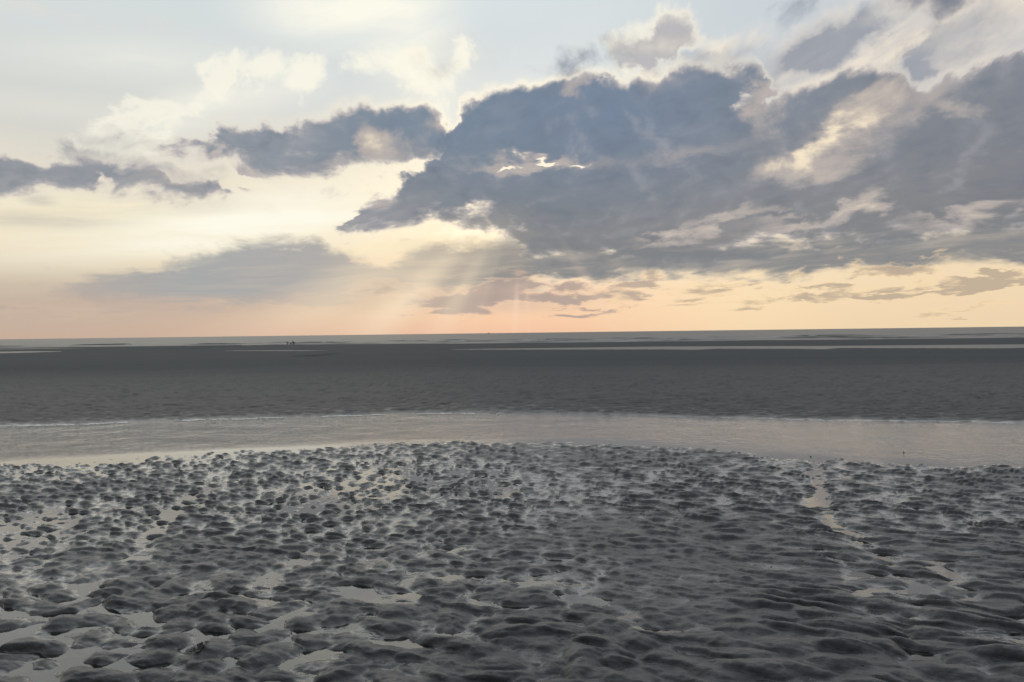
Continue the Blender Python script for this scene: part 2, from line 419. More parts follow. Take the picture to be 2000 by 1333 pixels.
def simple_mat(name, col, rough=0.7, var=0.25, scale=9.0, metallic=0.0):
    m, K, out = new_mat(name)
    p = K.new('ShaderNodeBsdfPrincipled')
    tc = K.new('ShaderNodeTexCoord')
    n = K.noise(tc.outputs['Object'], scale, 4.0, 0.6, dims='3D')
    c = K.mix(n, tuple(x * (1 - var) for x in col), tuple(min(1, x * (1 + var)) for x in col))
    K.put(p.inputs['Base Color'], c)
    p.inputs['Roughness'].default_value = rough
    p.inputs['Metallic'].default_value = metallic
    m.node_tree.links.new(p.outputs[0], out.inputs['Surface'])
    return m


def sand_material():
    m, K, out = new_mat("wet_sand")
    p = K.new('ShaderNodeBsdfPrincipled')
    geo = K.new('ShaderNodeNewGeometry')
    pos = geo.outputs['Position']
    s = K.new('ShaderNodeSeparateXYZ')
    K.put(s.inputs[0], pos)
    big = K.noise(pos, 0.9, 4.0, 0.55, dims='2D')
    fine = K.noise(pos, 26.0, 5.0, 0.65, dims='3D')
    grain = K.noise(pos, 420.0, 2.0, 0.6, dims='3D')
    col = K.mix(K.step(K.mad(fine, 0.6, K.mul(big, 0.4)), 0.3, 0.7), SAND_DARK, SAND_PALE)
    col = K.mix(K.step(grain, 0.58, 0.75, 0.0, 0.35), col, (0.035, 0.034, 0.033))
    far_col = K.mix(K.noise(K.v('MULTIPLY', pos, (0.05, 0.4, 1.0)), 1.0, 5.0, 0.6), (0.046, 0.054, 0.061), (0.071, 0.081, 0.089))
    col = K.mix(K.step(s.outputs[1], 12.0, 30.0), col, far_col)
    K.put(p.inputs['Base Color'], col)
    # the film of water left in the hollows makes them smoother than the drained crests
    wet = K.step(K.mad(fine, 0.008, s.outputs[2]), 0.024, 0.006)
    near = K.step(s.outputs[1], 12.0, 16.0, 1.0, 0.0)
    rough = K.mad(fine, 0.22, K.sub(0.30, K.mul(K.mul(wet, near), 0.20)))
    rough = K.add(rough, K.step(s.outputs[1], 14.0, 40.0, 0.0, 0.25))
    K.put(p.inputs['Roughness'], rough)
    p.inputs['IOR'].default_value = 1.42
    K.put(p.inputs['Coat Weight'], K.mul(K.mul(wet, near), 0.75))
    p.inputs['Coat Roughness'].default_value = 0.12
    p.inputs['Coat IOR'].default_value = 1.5
    K.put(p.inputs['Specular IOR Level'], K.mx(K.step(s.outputs[1], 10.5, 12.5, 0.5, 0.03), K.mul(K.step(s.outputs[2], 0.045, 0.012, 0.0, 0.4), K.step(s.outputs[1], 22.0, 16.0))))
    b = K.new('ShaderNodeBump')
    b.inputs['Distance'].default_value = 0.01
    # fine lines combed into the sand by the draining water
    lc, ls = math.cos(R(-22)), math.sin(R(-22))
    comb = K.noise(K.xyz(K.mul(K.add(K.mul(s.outputs[0], lc), K.mul(s.outputs[1], ls)), 7.0),
                         K.mul(K.add(K.mul(s.outputs[0], -ls), K.mul(s.outputs[1], lc)), 55.0), K.mul(s.outputs[2], 60.0)), 1.0, 4.0, 0.6, dims='3D')
    hh = K.add(K.add(K.mul(fine, 0.6), K.mul(grain, 0.10)), K.mul(comb, 0.75))
    # small wave-ripples on the flat beyond the channel
    rip = K.noise(K.v('MULTIPLY', pos, (5.0, 7.5, 1.0)), 1.0, 5.0, 0.68)
    hh = K.add(hh, K.mul(rip, K.step(s.outputs[1], 11.0, 14.0, 0.0, 3.0)))
    K.put(b.inputs['Height'], hh)
    K.put(b.inputs['Strength'], K.step(s.outputs[1], 10.0, 70.0, 0.85, 0.08))
    K.put(p.inputs['Normal'], b.outputs[0])
    m.node_tree.links.new(p.outputs[0], out.inputs['Surface'])
    return m


def water_material(name, wave=1.0, rough=0.04, tint=(0.80, 0.80, 0.76)):
    """thin clear water: Fresnel mirror over the bed that shows through"""
    m, K, out = new_mat(name)
    geo = K.new('ShaderNodeNewGeometry')
    pos = geo.outputs['Position']
    s = K.new('ShaderNodeSeparateXYZ')
    K.put(s.inputs[0], pos)
    w = K.v('SCALE', K.v('SUBTRACT', K.noise(pos, 1.1, 2.0, 0.5, color=True), (0.5, 0.5, 0.5)), scale=0.5)
    q = K.v('ADD', pos, w)
    a = K.noise(K.v('MULTIPLY', q, (8.0, 6.0, 1.0)), 1.0, 3.0, 0.6)
    b_ = K.noise(K.v('MULTIPLY', q, (23.0, 15.0, 1.0)), 1.0, 2.0, 0.55)
    bump = K.new('ShaderNodeBump')
    bump.inputs['Distance'].default_value = 0.055
    K.put(bump.inputs['Height'], K.add(a, K.mul(b_, 0.5)))
    # the breeze ruffles the left end of the channel most, the shallows by the near bank hardly at all
    amt = K.mul(K.step(s.outputs[0], -5.0, 3.0, 1.0, 0.22), K.step(K.sub(s.outputs[1], K.mad(K.mx(K.sub(s.outputs[0], 1.0), 0.0), -0.6, K.mad(K.m('POWER', K.mn(s.outputs[0], 0.0), 2.0), -0.03, 10.75))), 0.1, 0.9, 0.02, 1.0))
    K.put(bump.inputs['Strength'], K.mul(amt, 0.62 * wave))
    fr = K.new('ShaderNodeFresnel')
    fr.inputs['IOR'].default_value = 2.0
    K.put(fr.inputs['Normal'], bump.outputs[0])
    tr = K.new('ShaderNodeBsdfTransparent')
    tr.inputs['Color'].default_value = (*tint, 1)
    gl = K.new('ShaderNodeBsdfGlossy')
    gl.inputs['Roughness'].default_value = rough
    K.put(gl.inputs['Normal'], bump.outputs[0])
    mx = K.new('ShaderNodeMixShader')
    K.put(mx.inputs[0], fr.outputs[0])
    m.node_tree.links.new(tr.outputs[0], mx.inputs[1])
    m.node_tree.links.new(gl.outputs[0], mx.inputs[2])
    m.node_tree.links.new(mx.outputs[0], out.inputs['Surface'])
    return m


def sea_material(name, froth=0.8, shine=0.09):
    m, K, out = new_mat(name)
    p = K.new('ShaderNodeBsdfPrincipled')
    geo = K.new('ShaderNodeNewGeometry')
    pos = geo.outputs['Position']
    s = K.new('ShaderNodeSeparateXYZ')
    K.put(s.inputs[0], pos)
    foamline = K.noise(K.v('MULTIPLY', pos, (0.03, 0.16, 1.0)), 1.0, 5.0, 0.62)
    foam_glint = K.mul(K.step(foamline, 0.56, 0.66), K.step(s.outputs[1], 330.0, 900.0, froth, 0.0))
    patch = K.noise(K.v('MULTIPLY', pos, (0.004, 0.02, 1.0)), 1.0, 4.0, 0.6)
    col = K.mix(patch, (0.030, 0.036, 0.038), (0.085, 0.094, 0.094))
    col = K.mix(foam_glint, col, (0.46, 0.47, 0.47))
    K.put(p.inputs['Base Color'], col)
    p.inputs['IOR'].default_value = 1.33
    K.put(p.inputs['Roughness'], K.mad(foam_glint, 0.3, 0.34))
    p.inputs['Specular IOR Level'].default_value = shine
    b = K.new('ShaderNodeBump')
    b.inputs['Distance'].default_value = 0.5
    K.put(b.inputs['Height'], K.noise(K.v('MULTIPLY', pos, (0.05, 0.25, 1.0)), 1.0, 5.0, 0.6))
    K.put(b.inputs['Strength'], 0.35)
    K.put(p.inputs['Normal'], b.outputs[0])
    m.node_tree.links.new(p.outputs[0], out.inputs['Surface'])
    return m


SAND_DARK, SAND_PALE = (0.041, 0.045, 0.050), (0.080, 0.085, 0.090)
M_SAND = sand_material()
M_WATER = water_material("shallow_water")
M_POOL = sea_material("pool_water", 0.12, 0.10)
M_SEA = sea_material("sea_water")


# ------------------------------------------------------------------ mesh helpers
def link(o, parent=None):
    scene.collection.objects.link(o)
    if parent is not None:
        o.parent = parent
    return o


def grid_object(name, X, Y, Z, mat, smooth=True):
    """one quad sheet from 2-D coordinate arrays"""
    r, c = X.shape
    co = np.stack([X, Y, Z], -1).reshape(-1, 3).astype(np.float32)
    i = np.arange(r * c, dtype=np.int32).reshape(r, c)
    q = np.stack([i[:-1, :-1], i[:-1, 1:], i[1:, 1:], i[1:, :-1]], -1).reshape(-1, 4)
    me = bpy.data.meshes.new(name)
    me.vertices.add(len(co))
    me.vertices.foreach_set('co', co.ravel())
    me.loops.add(q.size)
    me.loops.foreach_set('vertex_index', q.ravel())
    me.polygons.add(len(q))
    me.polygons.foreach_set('loop_start', np.arange(0, q.size, 4, dtype=np.int32))
    me.polygons.foreach_set('use_smooth', np.full(len(q), smooth, dtype=bool))
    me.update(calc_edges=True)
    me.materials.append(mat)
    return link(bpy.data.objects.new(name, me))


def structure(o):
    o['kind'] = 'structure'
    return o


def tag(o, label, category, group=None):
    o['label'] = label
    o['category'] = category
    if group:
        o['group'] = group
    return o


# ------------------------------------------------------------------ numpy noise
def _hash(ix, iy, seed):
    h = (ix.astype(np.int64) * 374761393 + iy.astype(np.int64) * 668265263 + seed * 974634777) & 0xFFFFFFFF
    h = ((h ^ (h >> 13)) * 1274126177) & 0xFFFFFFFF
    h = ((h ^ (h >> 16)) * 2246822519) & 0xFFFFFFFF
    return ((h ^ (h >> 15)) & 0xFFFFFF) / float(0x1000000)


def perlin(x, y, seed=0):
    ix, iy = np.floor(x), np.floor(y)
    fx, fy = x - ix, y - iy
    u, v = fx * fx * fx * (fx * (fx * 6 - 15) + 10), fy * fy * fy * (fy * (fy * 6 - 15) + 10)

    def g(dx, dy):
        a = _hash(ix + dx, iy + dy, seed) * (2 * math.pi)
        return np.cos(a) * (fx - dx) + np.sin(a) * (fy - dy)
    return ((g(0, 0) * (1 - u) + g(1, 0) * u) * (1 - v) + (g(0, 1) * (1 - u) + g(1, 1) * u) * v) * 1.5


def fbm(x, y, octaves=4, seed=0, gain=0.5):
    s, a = 0.0, 1.0
    for k in range(octaves):
        s = s + a * perlin(x, y, seed + 17 * k)
        x, y, a = x * 2.03 + 5.1, y * 2.03 - 3.7, a * gain
    return s


def mounds(u, v, seed, k=7.0, jitter=0.85):
    """rounded heaps, one per cell, meeting in creases: about 0 in the creases, 1 on the tops"""
    iu, iv = np.floor(u), np.floor(v)
    acc = np.zeros_like(u)
    for a in (-1, 0, 1):
        for b in (-1, 0, 1):
            cu, cv = iu + a, iv + b
            px = cu + 0.5 + jitter * (_hash(cu, cv, seed) - 0.5)
            py = cv + 0.5 + jitter * (_hash(cu, cv, seed + 1) - 0.5)
            top = 0.55 * (_hash(cu, cv, seed + 2) - 0.5)
            stretch = 0.8 + 0.7 * _hash(cu, cv, seed + 3)
            d = ((u - px) / stretch) ** 2 + ((v - py) * stretch) ** 2
            acc += np.exp(k * (top - 1.9 * d))
    return np.log(acc + 1e-9) / k


def floored(m, lo, k=15.0):
    """heaps standing on a flat floor"""
    return np.logaddexp(k * m, k * lo) / k


def sstep(x, a, b):
    t = np.clip((x - a) / (b - a), 0, 1)
    return t * t * (3 - 2 * t)


# ------------------------------------------------------------------ where things lie on the ground
def on_plane(px, py, z=0.0):
    d = ray(px, py)
    k = (z - CAM_H) / d.z
    return d.x * k, d.y * k


NEAR_EDGE = [on_plane(*p) for p in [(-300, 925), (0, 908), (150, 900), (300, 890), (430, 882), (560, 875), (700, 869), (800, 866), (900, 862), (1000, 864), (1200, 866), (1320, 872),
                                    (1450, 886), (1600, 897), (1750, 905), (2000, 910), (2300, 915)]]
FAR_EDGE = [on_plane(*p) for p in [(-300, 841), (0, 833), (150, 830), (300, 823), (500, 818), (700, 812), (830, 808), (1000, 808), (1200, 812), (1400, 818), (1600, 823), (1800, 826), (2000, 828), (2300, 832)]]


def edge_y(edge, x):
    e = np.array(edge)
    return np.interp(x, e[:, 0], e[:, 1])


SEA_Z = -2.0


def shore_distance(t):
    dep = np.interp(t, [-0.69, -0.3, 0.0, 0.35, 0.69], [18.5, 17.2, 20.0, 20.5, 22.0])
    return (CAM_H - SEA_Z) * F_PX / dep


# pools left on the lower beach: level of the water, outline as it lies on that level
def pool_outline(level, far, near):
    return [on_plane(px, py, level) for px, py in far] + [on_plane(px, py, level) for px, py in reversed(near)]


POOLS = [
    (-0.30, pool_outline(-0.30, [(880, 682.6), (1000, 681), (1150, 679), (1300, 677.2), (1450, 676.6), (1620, 676), (1800, 674.5), (2000, 673), (2300, 670.5)],
                         [(880, 683.2), (1000, 683.4), (1150, 683.2), (1300, 683.0), (1360, 683.8), (1400, 681.6), (1560, 682.0), (1610, 683.0), (1640, 680.4), (1800, 680.8), (1960, 681.2), (2000, 680.0), (2300, 679.5)])),
    (-0.34, pool_outline(-0.34, [(440, 685.2), (560, 684.6), (640, 685.0)], [(440, 685.8), (560, 685.9), (640, 685.4)])),
    (-0.55, pool_outline(-0.55, [(-300, 688.5), (-100, 687.6), (0, 687.2), (60, 686.4), (120, 686.6)], [(-300, 693), (-100, 690.6), (0, 690.4), (50, 689.2), (120, 687.4)])),
    (-0.95, pool_outline(-0.95, [(-300, 685), (0, 681.8), (60, 681.0), (130, 680.6), (190, 680.6), (236, 681.4)], [(-300, 687), (0, 683.6), (60, 684.0), (130, 684.2), (190, 683.2), (236, 682.0)])),
]


# shallow runnels that drain the near sand
RUNNELS = [[on_plane(*p) for p in path] for path in (
    [(1590, 900), (1605, 985), (1640, 1030), (1730, 1090), (1790, 1180), (1840, 1300)],
    [(1600, 1080), (1690, 1130), (1720, 1170)],
    [(1830, 1100), (1870, 1150), (1990, 1220)],
    [(1040, 1130), (1180, 1190), (1310, 1235), (1390, 1225)],
    [(20, 1250), (110, 1190), (230, 1110), (300, 1050), (340, 1000), (430, 935)],
    [(110, 1330), (190, 1240), (290, 1215)],
    [(520, 1220), (530, 1130), (600, 1080)],
    [(770, 1270), (840, 1245)], [(690, 1160), (800, 1165)], [(640, 1270), (660, 1290)],
    [(0, 1030), (90, 1000), (130, 1040)], [(850, 1060), (880, 1075)], [(1260, 1280), (1330, 1330)])]


def inside(poly, X, Y):
    p = np.array(poly)
    res = np.zeros(X.shape, bool)
    j = len(p) - 1
    for i in range(len(p)):
        x0, y0, x1, y1 = p[i][0], p[i][1], p[j][0], p[j][1]
        if y0 != y1:
            c = ((y0 > Y) != (y1 > Y)) & (X < (x1 - x0) * (Y - y0) / (y1 - y0) + x0)
            res ^= c
        j = i
    return res


def far_height(X, Y):
    t = X / np.maximum(Y, 1.0)
    D = shore_distance(t)
    s = (Y - 25.0) / (D - 25.0)
    z = 0.20 - 2.2 * np.clip(s, 0, None)
    z = z + 0.05 * fbm(X / 30.0, Y / 18.0, 3, 91) * sstep(Y, 20, 40)
    return z


def ground_height(X, Y):
    """height of the sand"""
    yn, yf = edge_y(NEAR_EDGE, X), edge_y(FAR_EDGE, X)
    wob = 0.22 * fbm(X * 0.9, Y * 0.9, 3, 5)
    dn = yn - Y + wob                      # > 0 on the near side
    df = Y - yf + 0.5 * wob                # > 0 beyond the channel
    # --- near flat with its ripple field
    sel = Y < 50
    x, y = X, Y
    wx = x + 0.085 * fbm(x * 1.6, y * 1.6, 4, 11)
    wy = y + 0.085 * fbm(x * 1.6, y * 1.6, 4, 29)
    away = sstep(y + 0.6 * fbm(x * 0.6, y * 0.6, 2, 37), 3.4, 6.6)          # the ripples get smaller towards the channel
    c, s = math.cos(R(-20)), math.sin(R(-20))
    lu, lv = wx * c + wy * s, -wx * s + wy * c
    m1 = floored(mounds(lu / 0.205, lv / 0.170, 3, 13.0), -0.74) * 0.056
    m1s = floored(mounds(lu / 0.125 + 3.3, lv / 0.120, 5, 12.0), -0.44) * 0.054
    m1b = floored(mounds(lu / 0.095 + 3.3, lv / 0.065, 7, 9.0), -0.5) * 0.014
    c, s = math.cos(R(-25)), math.sin(R(-25))
    ru, rv = wx * c + wy * s, -wx * s + wy * c
    m2 = floored(mounds(ru / 0.30, rv / 0.125, 13, 15.0, 0.95), -0.85) * 0.050
    m2s = floored(mounds(ru / 0.21 + 1.7, rv / 0.105, 17, 12.0, 0.95), -0.50) * 0.047
    m2b = floored(mounds(ru / 0.17 + 1.7, rv / 0.060, 19, 9.0, 0.95), -0.5) * 0.011
    rightness = sstep(x + 0.5 * fbm(x * 0.5, y * 0.5, 2, 41) + 0.10 * (y - 5), 0.0, 1.6)
    left_h = m1 * (1 - away) + m1s * away + m1b
    right_h = m2 * (1 - away) + m2s * away + m2b
    h = left_h * (1 - rightness) + right_h * rightness
    # fine current marks running round the mounds
    terr = np.sin((h * 230.0) + 3.0 * fbm(x * 3.0, y * 3.0, 3, 53)) * 0.0024
    h = h + terr * sstep(h, 0.0, 0.02) + 0.007 * fbm(x * 8.0, y * 11.0, 5, 61)
    lowf = fbm(x * 0.45, y * 0.45, 3, 71)
    level = (0.0440 - 0.0160 * away) * (1 - rightness) + (0.0445 - 0.0130 * away) * rightness + 0.013 * lowf - 0.003 * sstep(-x, 0.0, 2.0)
    run = np.full(X.shape, 9.0)
    for path in RUNNELS:
        for (ax, ay), (bx, by) in zip(path, path[1:]):
            dx, dy = bx - ax, by - ay
            k = np.clip(((wx - ax) * dx + (wy - ay) * dy) / (dx * dx + dy * dy), 0, 1)
            run = np.minimum(run, np.hypot(wx - ax - k * dx, (wy - ay - k * dy)))
    level = level + 0.003 - 0.021 * np.exp(-(run / (0.11 + 0.03 * lowf)) ** 2)
    near = h + level
    bank = sstep(dn, -0.9, 0.5)
    bed = -0.075 + 0.012 * fbm(x * 1.5, y * 1.5, 3, 83)
    near = near * bank + (bed + 0.35 * h) * (1 - bank)
    # --- the far flat
    fr_ = 0.026 * mounds(wx / 0.22, wy / 0.15, 23, 8.0, 0.95) + 0.006 * fbm(x * 6.0, y * 12.0, 3, 67)
    fr_ = fr_ * (1 - 0.55 * sstep(y, 20, 45))
    plateau = 0.05 * sstep(df, -0.05, 0.6) + 0.15 * sstep(df, 0.3, 12.0)
    slope = far_height(X, Y) - 0.20
    far = plateau + slope + fr_
    fb = sstep(df, -0.35, 0.12)
    z = near * (1 - fb) + far * fb
    for lvl, poly in POOLS:
        ins = inside(poly, X, Y)
        p = np.array(poly)
        box = (X > p[:, 0].min() - 10) & (X < p[:, 0].max() + 10) & (Y > p[:, 1].min() - 3) & (Y < p[:, 1].max() + 14)
        z = np.where(box & ~ins & (z < lvl + 0.02), lvl + 0.02, z)
        near_lip = (Y < p[:, 1].max()) & (Y > p[:, 1].min() - 25) & box & ~ins
        z = np.where(near_lip, np.minimum(z, lvl + 0.03), z)
        z = np.where(ins, lvl - 0.06, z)
    skew = np.where(fb < 0.5, (h + 0.03) * bank, 0.0)
    return z, skew


def build_ground():
    dep = np.concatenate([np.arange(R(52), R(27), -0.004), np.arange(R(27), 0.034, -0.00092), np.arange(0.034, 0.0045, -0.00022)])
    ys = CAM_H / np.tan(dep)
    ys = np.concatenate([ys, np.geomspace(ys[-1] * 1.03, 900.0, 24)])
    t = np.concatenate([np.geomspace(3.0, 1.15, 14) * -1, np.arange(-1.1, -0.66, 0.005), np.arange(-0.66, 0.66, 0.00105), np.arange(0.66, 1.1, 0.005), np.geomspace(1.15, 3.0, 14)])
    T, Y = np.meshgrid(t, ys)
    # columns fan out from a point behind the camera
    X = T * (Y + 1.6)
    rows = np.where(ys < 60)[0][-1] + 1
    Z, skew = ground_height(X, Y)
    # the ripples lean towards the viewer: short steep faces on this side, long backs beyond
    Y = Y - 0.75 * skew
    X = X - 0.25 * skew
    structure(grid_object("beach_sand", X, Y, Z, M_SAND))


def build_water():
    # one still sheet: the tidal channel and, at the same level, the puddles between the near ripples
    e = np.array(FAR_EDGE)
    xs = np.concatenate([np.linspace(-30, -9, 8), np.linspace(-8.5, 8.5, 120), np.linspace(9, 30, 8)])
    yf = np.interp(xs, e[:, 0], e[:, 1]) + 0.8
    v = np.linspace(0, 1, 40)
    X = np.repeat(xs[None, :], len(v), 0)
    Y = 1.2 + v[:, None] * (yf[None, :] - 1.2)
    structure(grid_object("channel_water", X, Y, np.zeros_like(X), M_WATER))
    for lvl, poly in POOLS:
        me = bpy.data.meshes.new("tidal_pool")
        me.from_pydata([(x, y, lvl) for x, y in poly], [], [list(range(len(poly)))])
        me.materials.append(M_POOL)
        o = link(bpy.data.objects.new("tidal_pool", me))
        if me.polygons[0].normal.z < 0:
            me.flip_normals()
        structure(o)
    # the sea, with low breakers near the shore
    ys = np.concatenate([np.linspace(170, 420, 420), np.geomspace(421, 40000, 90)])
    t = np.concatenate([np.linspace(-3, -0.9, 10), np.linspace(-0.88, 0.88, 500), np.linspace(0.9, 3, 10)])
    T, Y = np.meshgrid(t, ys)
    X = T * Y
    D = shore_distance(T)
    s = Y - D
    Z = np.full_like(X, SEA_Z)
    for k, (d0, amp) in enumerate([(10, 0.28), (30, 0.42), (58, 0.5), (95, 0.5), (140, 0.5)]):
        off = d0 + 9.0 * fbm(X / 45.0, Y * 0 + k * 7.7, 3, 200 + k)
        a = amp * np.clip(0.3 + 1.6 * fbm(X / 38.0 + 9 * k, Y * 0 + k, 3, 230 + k), 0, 1.2)
        Z = Z + a * np.exp(-((s - off) / np.where(s < off, 0.9, 2.6)) ** 2)
    Z = Z + 0.05 * fbm(X / 9.0, Y / 3.0, 2, 260) * sstep(s, 0, 20) * (Y < 420)
    structure(grid_object("sea", X, Y, Z, M_SEA))


build_ground()
build_water()
#@@THINGS
# ------------------------------------------------------------------ small things
from mathutils import noise as mnoise

M_COAT = simple_mat("dark_coat", (0.014, 0.015, 0.018), 0.8)
M_TROUSERS = simple_mat("dark_trousers", (0.020, 0.022, 0.028), 0.85)
M_SKIN = simple_mat("skin", (0.22, 0.14, 0.10), 0.55, 0.1)
M_HAIR = simple_mat("dark_hair", (0.012, 0.009, 0.007), 0.6)
M_WEED = simple_mat("seaweed", (0.012, 0.013, 0.010), 0.35, 0.5, 60.0)
M_STONE = simple_mat("dark_stone", (0.035, 0.034, 0.034), 0.5, 0.4, 80.0)
M_SHELL = simple_mat("broken_shell", (0.10, 0.095, 0.085), 0.5, 0.6, 40.0)
M_GLINT = simple_mat("foam_glint", (0.84, 0.84, 0.82), 0.6, 0.1, 30.0)  # white colour standing in for sky glints at the channel's far edge
M_HULL = simple_mat("ship_hull", (0.10, 0.07, 0.06), 0.6, 0.2, 0.5)
M_UPPER = simple_mat("ship_upperworks", (0.22, 0.18, 0.16), 0.6, 0.15, 0.5)
M_GULL = simple_mat("gull_plumage", (0.30, 0.29, 0.28), 0.7, 0.15, 12.0)
M_WINGTIP = simple_mat("gull_wingtip", (0.03, 0.03, 0.03), 0.7, 0.15, 12.0)


def sand_z(x, y):
    """height of the finished sand at a place"""
    g = GROUND
    hit = g.ray_cast(Vector((x, y, 50.0)), Vector((0, 0, -1)))
    return hit[1].z if hit[0] else 0.0


def skinned(name, verts, edges, radii, mat, parent=None, sub=1):
    """limbs grown round a skeleton; the first vertex is the root"""
    me = bpy.data.meshes.new(name)
    me.from_pydata(verts, edges, [])
    me.materials.append(mat)
    o = link(bpy.data.objects.new(name, me), parent)
    sk = o.modifiers.new("skin", 'SKIN')
    sk.use_smooth_shade = True
    lay = me.skin_vertices[0].data if me.skin_vertices else None
    if lay is None:
        bm = bmesh.new()
        bm.from_mesh(me)
        bm.verts.layers.skin.verify()
        bm.to_mesh(me)
        bm.free()
        lay = me.skin_vertices[0].data
    for i, r in enumerate(radii):
        lay[i].radius = (r, r) if not isinstance(r, tuple) else r
        lay[i].use_root = i == 0
    ss = o.modifiers.new("smooth", 'SUBSURF')
    ss.levels = ss.render_levels = sub
    return o


def make_person(loc, face, height, bend, crouch, reach, label, arm_swing=0.0):
    """bend: forward lean of the back in degrees; crouch: 0 straight legs, 1 squatting; reach: arms forward in degrees"""
    k = height / 1.72
    b = R(bend)
    hip_z = 0.92 - 0.52 * crouch
    hip_y = -0.22 * crouch - 0.12 * math.sin(b)

    def up(x, y, z):                     # upper body, turned about the hips
        return (x, hip_y + y * math.cos(b) + z * math.sin(b), hip_z + z * math.cos(b) - y * math.sin(b))
    J = {}
    J['pelvis'] = up(0, 0, 0.02)
    J['waist'] = up(0, 0, 0.18)
    J['chest'] = up(0, 0.01, 0.42)
    J['neck'] = up(0, 0.0, 0.57)
    J['head'] = up(0, 0.03, 0.66)
    J['crown'] = up(0, 0.02, 0.78)
    J['nose'] = up(0, 0.115, 0.68)
    for s, n in ((-1, 'l'), (1, 'r')):
        J['hip' + n] = up(0.10 * s, 0, -0.02)
        kx = 0.12 * s
        J['knee' + n] = (kx, hip_y * 0.3 + 0.42 * crouch + 0.06 + arm_swing * s * 0.12, 0.48 - 0.06 * crouch)
        J['ankle' + n] = (kx, -0.02 + arm_swing * s * 0.20, 0.09)
        J['toe' + n] = (kx, 0.17 + arm_swing * s * 0.20, 0.04)
        J['shoulder' + n] = up(0.19 * s, 0, 0.46)
        ra = R(reach) - b
        sh = Vector(J['shoulder' + n])
        el_ = sh + Vector((0.05 * s, 0.29 * math.sin(ra + b * 0.6), -0.29 * math.cos(ra + b * 0.6)))
        wr = el_ + Vector((-0.02 * s, 0.25 * math.sin(ra + b * 0.6 + 0.3), -0.25 * math.cos(ra + b * 0.6 + 0.3)))
        hd = wr + (wr - el_).normalized() * 0.08
        J['elbow' + n], J['wrist' + n], J['palm' + n] = tuple(el_), tuple(wr), tuple(hd)
        d = (wr - el_).normalized()
        side = Vector((1, 0, 0))
        for f, (off, ln) in enumerate(((-0.032, 0.075), (-0.011, 0.085), (0.011, 0.08), (0.032, 0.062))):
            J['finger%d%s' % (f, n)] = tuple(hd + side * off + d * ln + Vector((0, 0.015, 0)))
        J['thumb' + n] = tuple(wr + d * 0.03 + Vector((-0.055 * s, 0.02, 0)) + d * 0.03)
    E = [('pelvis', 'waist'), ('waist', 'chest'), ('chest', 'neck'), ('neck', 'head'), ('head', 'crown'), ('head', 'nose')]
    for n in 'lr':
        E += [('pelvis', 'hip' + n), ('hip' + n, 'knee' + n), ('knee' + n, 'ankle' + n), ('ankle' + n, 'toe' + n), ('chest', 'shoulder' + n),
              ('shoulder' + n, 'elbow' + n), ('elbow' + n, 'wrist' + n), ('wrist' + n, 'palm' + n), ('wrist' + n, 'thumb' + n)]
        E += [('palm' + n, 'finger%d%s' % (f, n)) for f in range(4)]
    RAD = dict(pelvis=0.14, waist=0.125, chest=0.15, neck=0.055, head=0.095, crown=0.06, nose=0.016, hip=0.085, knee=0.06, ankle=0.04, toe=0.035,
               shoulder=0.06, elbow=0.042, wrist=0.028, palm=0.034, thumb=0.010, finger0=0.009, finger1=0.009, finger2=0.009, finger3=0.008)

    def rad(j):
        return RAD.get(j) or RAD.get(j[:-1])

    def part(name, keys, mat, parent, grow=1.0):
        ed = [e for e in E if e[0] in keys and e[1] in keys]
        used = [j for j in keys if any(j in e for e in ed)]
        ix = {j: i for i, j in enumerate(used)}
        return skinned(name, [J[j] for j in used], [(ix[p], ix[q]) for p, q in ed], [rad(j) * grow for j in used], mat, parent)

    body = part("person", list(J), M_SKIN, None)
    part("coat", ['waist', 'pelvis', 'chest', 'neck'] + [p + n for n in 'lr' for p in ('shoulder', 'elbow', 'wrist')], M_COAT, body, 1.22)
    part("trousers", ['pelvis'] + [p + n for n in 'lr' for p in ('hip', 'knee', 'ankle', 'toe')], M_TROUSERS, body, 1.25)
    hv = [up(0, -0.03, 0.74), up(0, 0.02, 0.80), up(0, -0.07, 0.66), up(0, 0.07, 0.785)]
    skinned("hair", hv, [(0, 1), (0, 2), (1, 3)], [0.085, 0.06, 0.07, 0.035], M_HAIR, body)
    body.location = loc
    body.rotation_euler = (0, 0, R(face))
    body.scale = (k, k, k)
    return tag(body, label, 'person', 'people on the sand by the sea')


def place_on_far_sand(px, dist):
    d = ray(px, 660)
    x = d.x / d.y * dist
    return Vector((x, dist, sand_z(x, dist) - 0.02))


def build_people():
    make_person(place_on_far_sand(561.8, 287), 60, 1.66, 62, 0.12, 20, 'dark figure bending down on the wet sand bar, leftmost of the people')
    make_person(place_on_far_sand(567.8, 284), -70, 1.50, 42, 0.75, 40, 'small dark figure crouching low between the bending one and the standing one')
    make_person(place_on_far_sand(571.8, 287), -40, 1.58, 8, 0.0, 10, 'dark figure standing upright on the sand bar, tallest of the people', 0.8)
    make_person(place_on_far_sand(574.4, 286), 80, 1.60, 55, 0.35, 30, 'dark stooping figure close beside the standing one, rightmost of the people')


def box(bm, x0, x1, y0, y1, z0, z1, taper=1.0):
    v = []
    for z, f in ((z0, taper), (z1, 1.0)):
        cx, cy = (x0 + x1) / 2, (y0 + y1) / 2
        for x, y in ((x0, y0), (x1, y0), (x1, y1), (x0, y1)):
            v.append(bm.verts.new((cx + (x - cx) * f, cy + (y - cy) * f, z)))
    for q in ((3, 2, 1, 0), (4, 5, 6, 7), (0, 1, 5, 4), (1, 2, 6, 5), (2, 3, 7, 6), (3, 0, 4, 7)):
        bm.faces.new([v[i] for i in q])


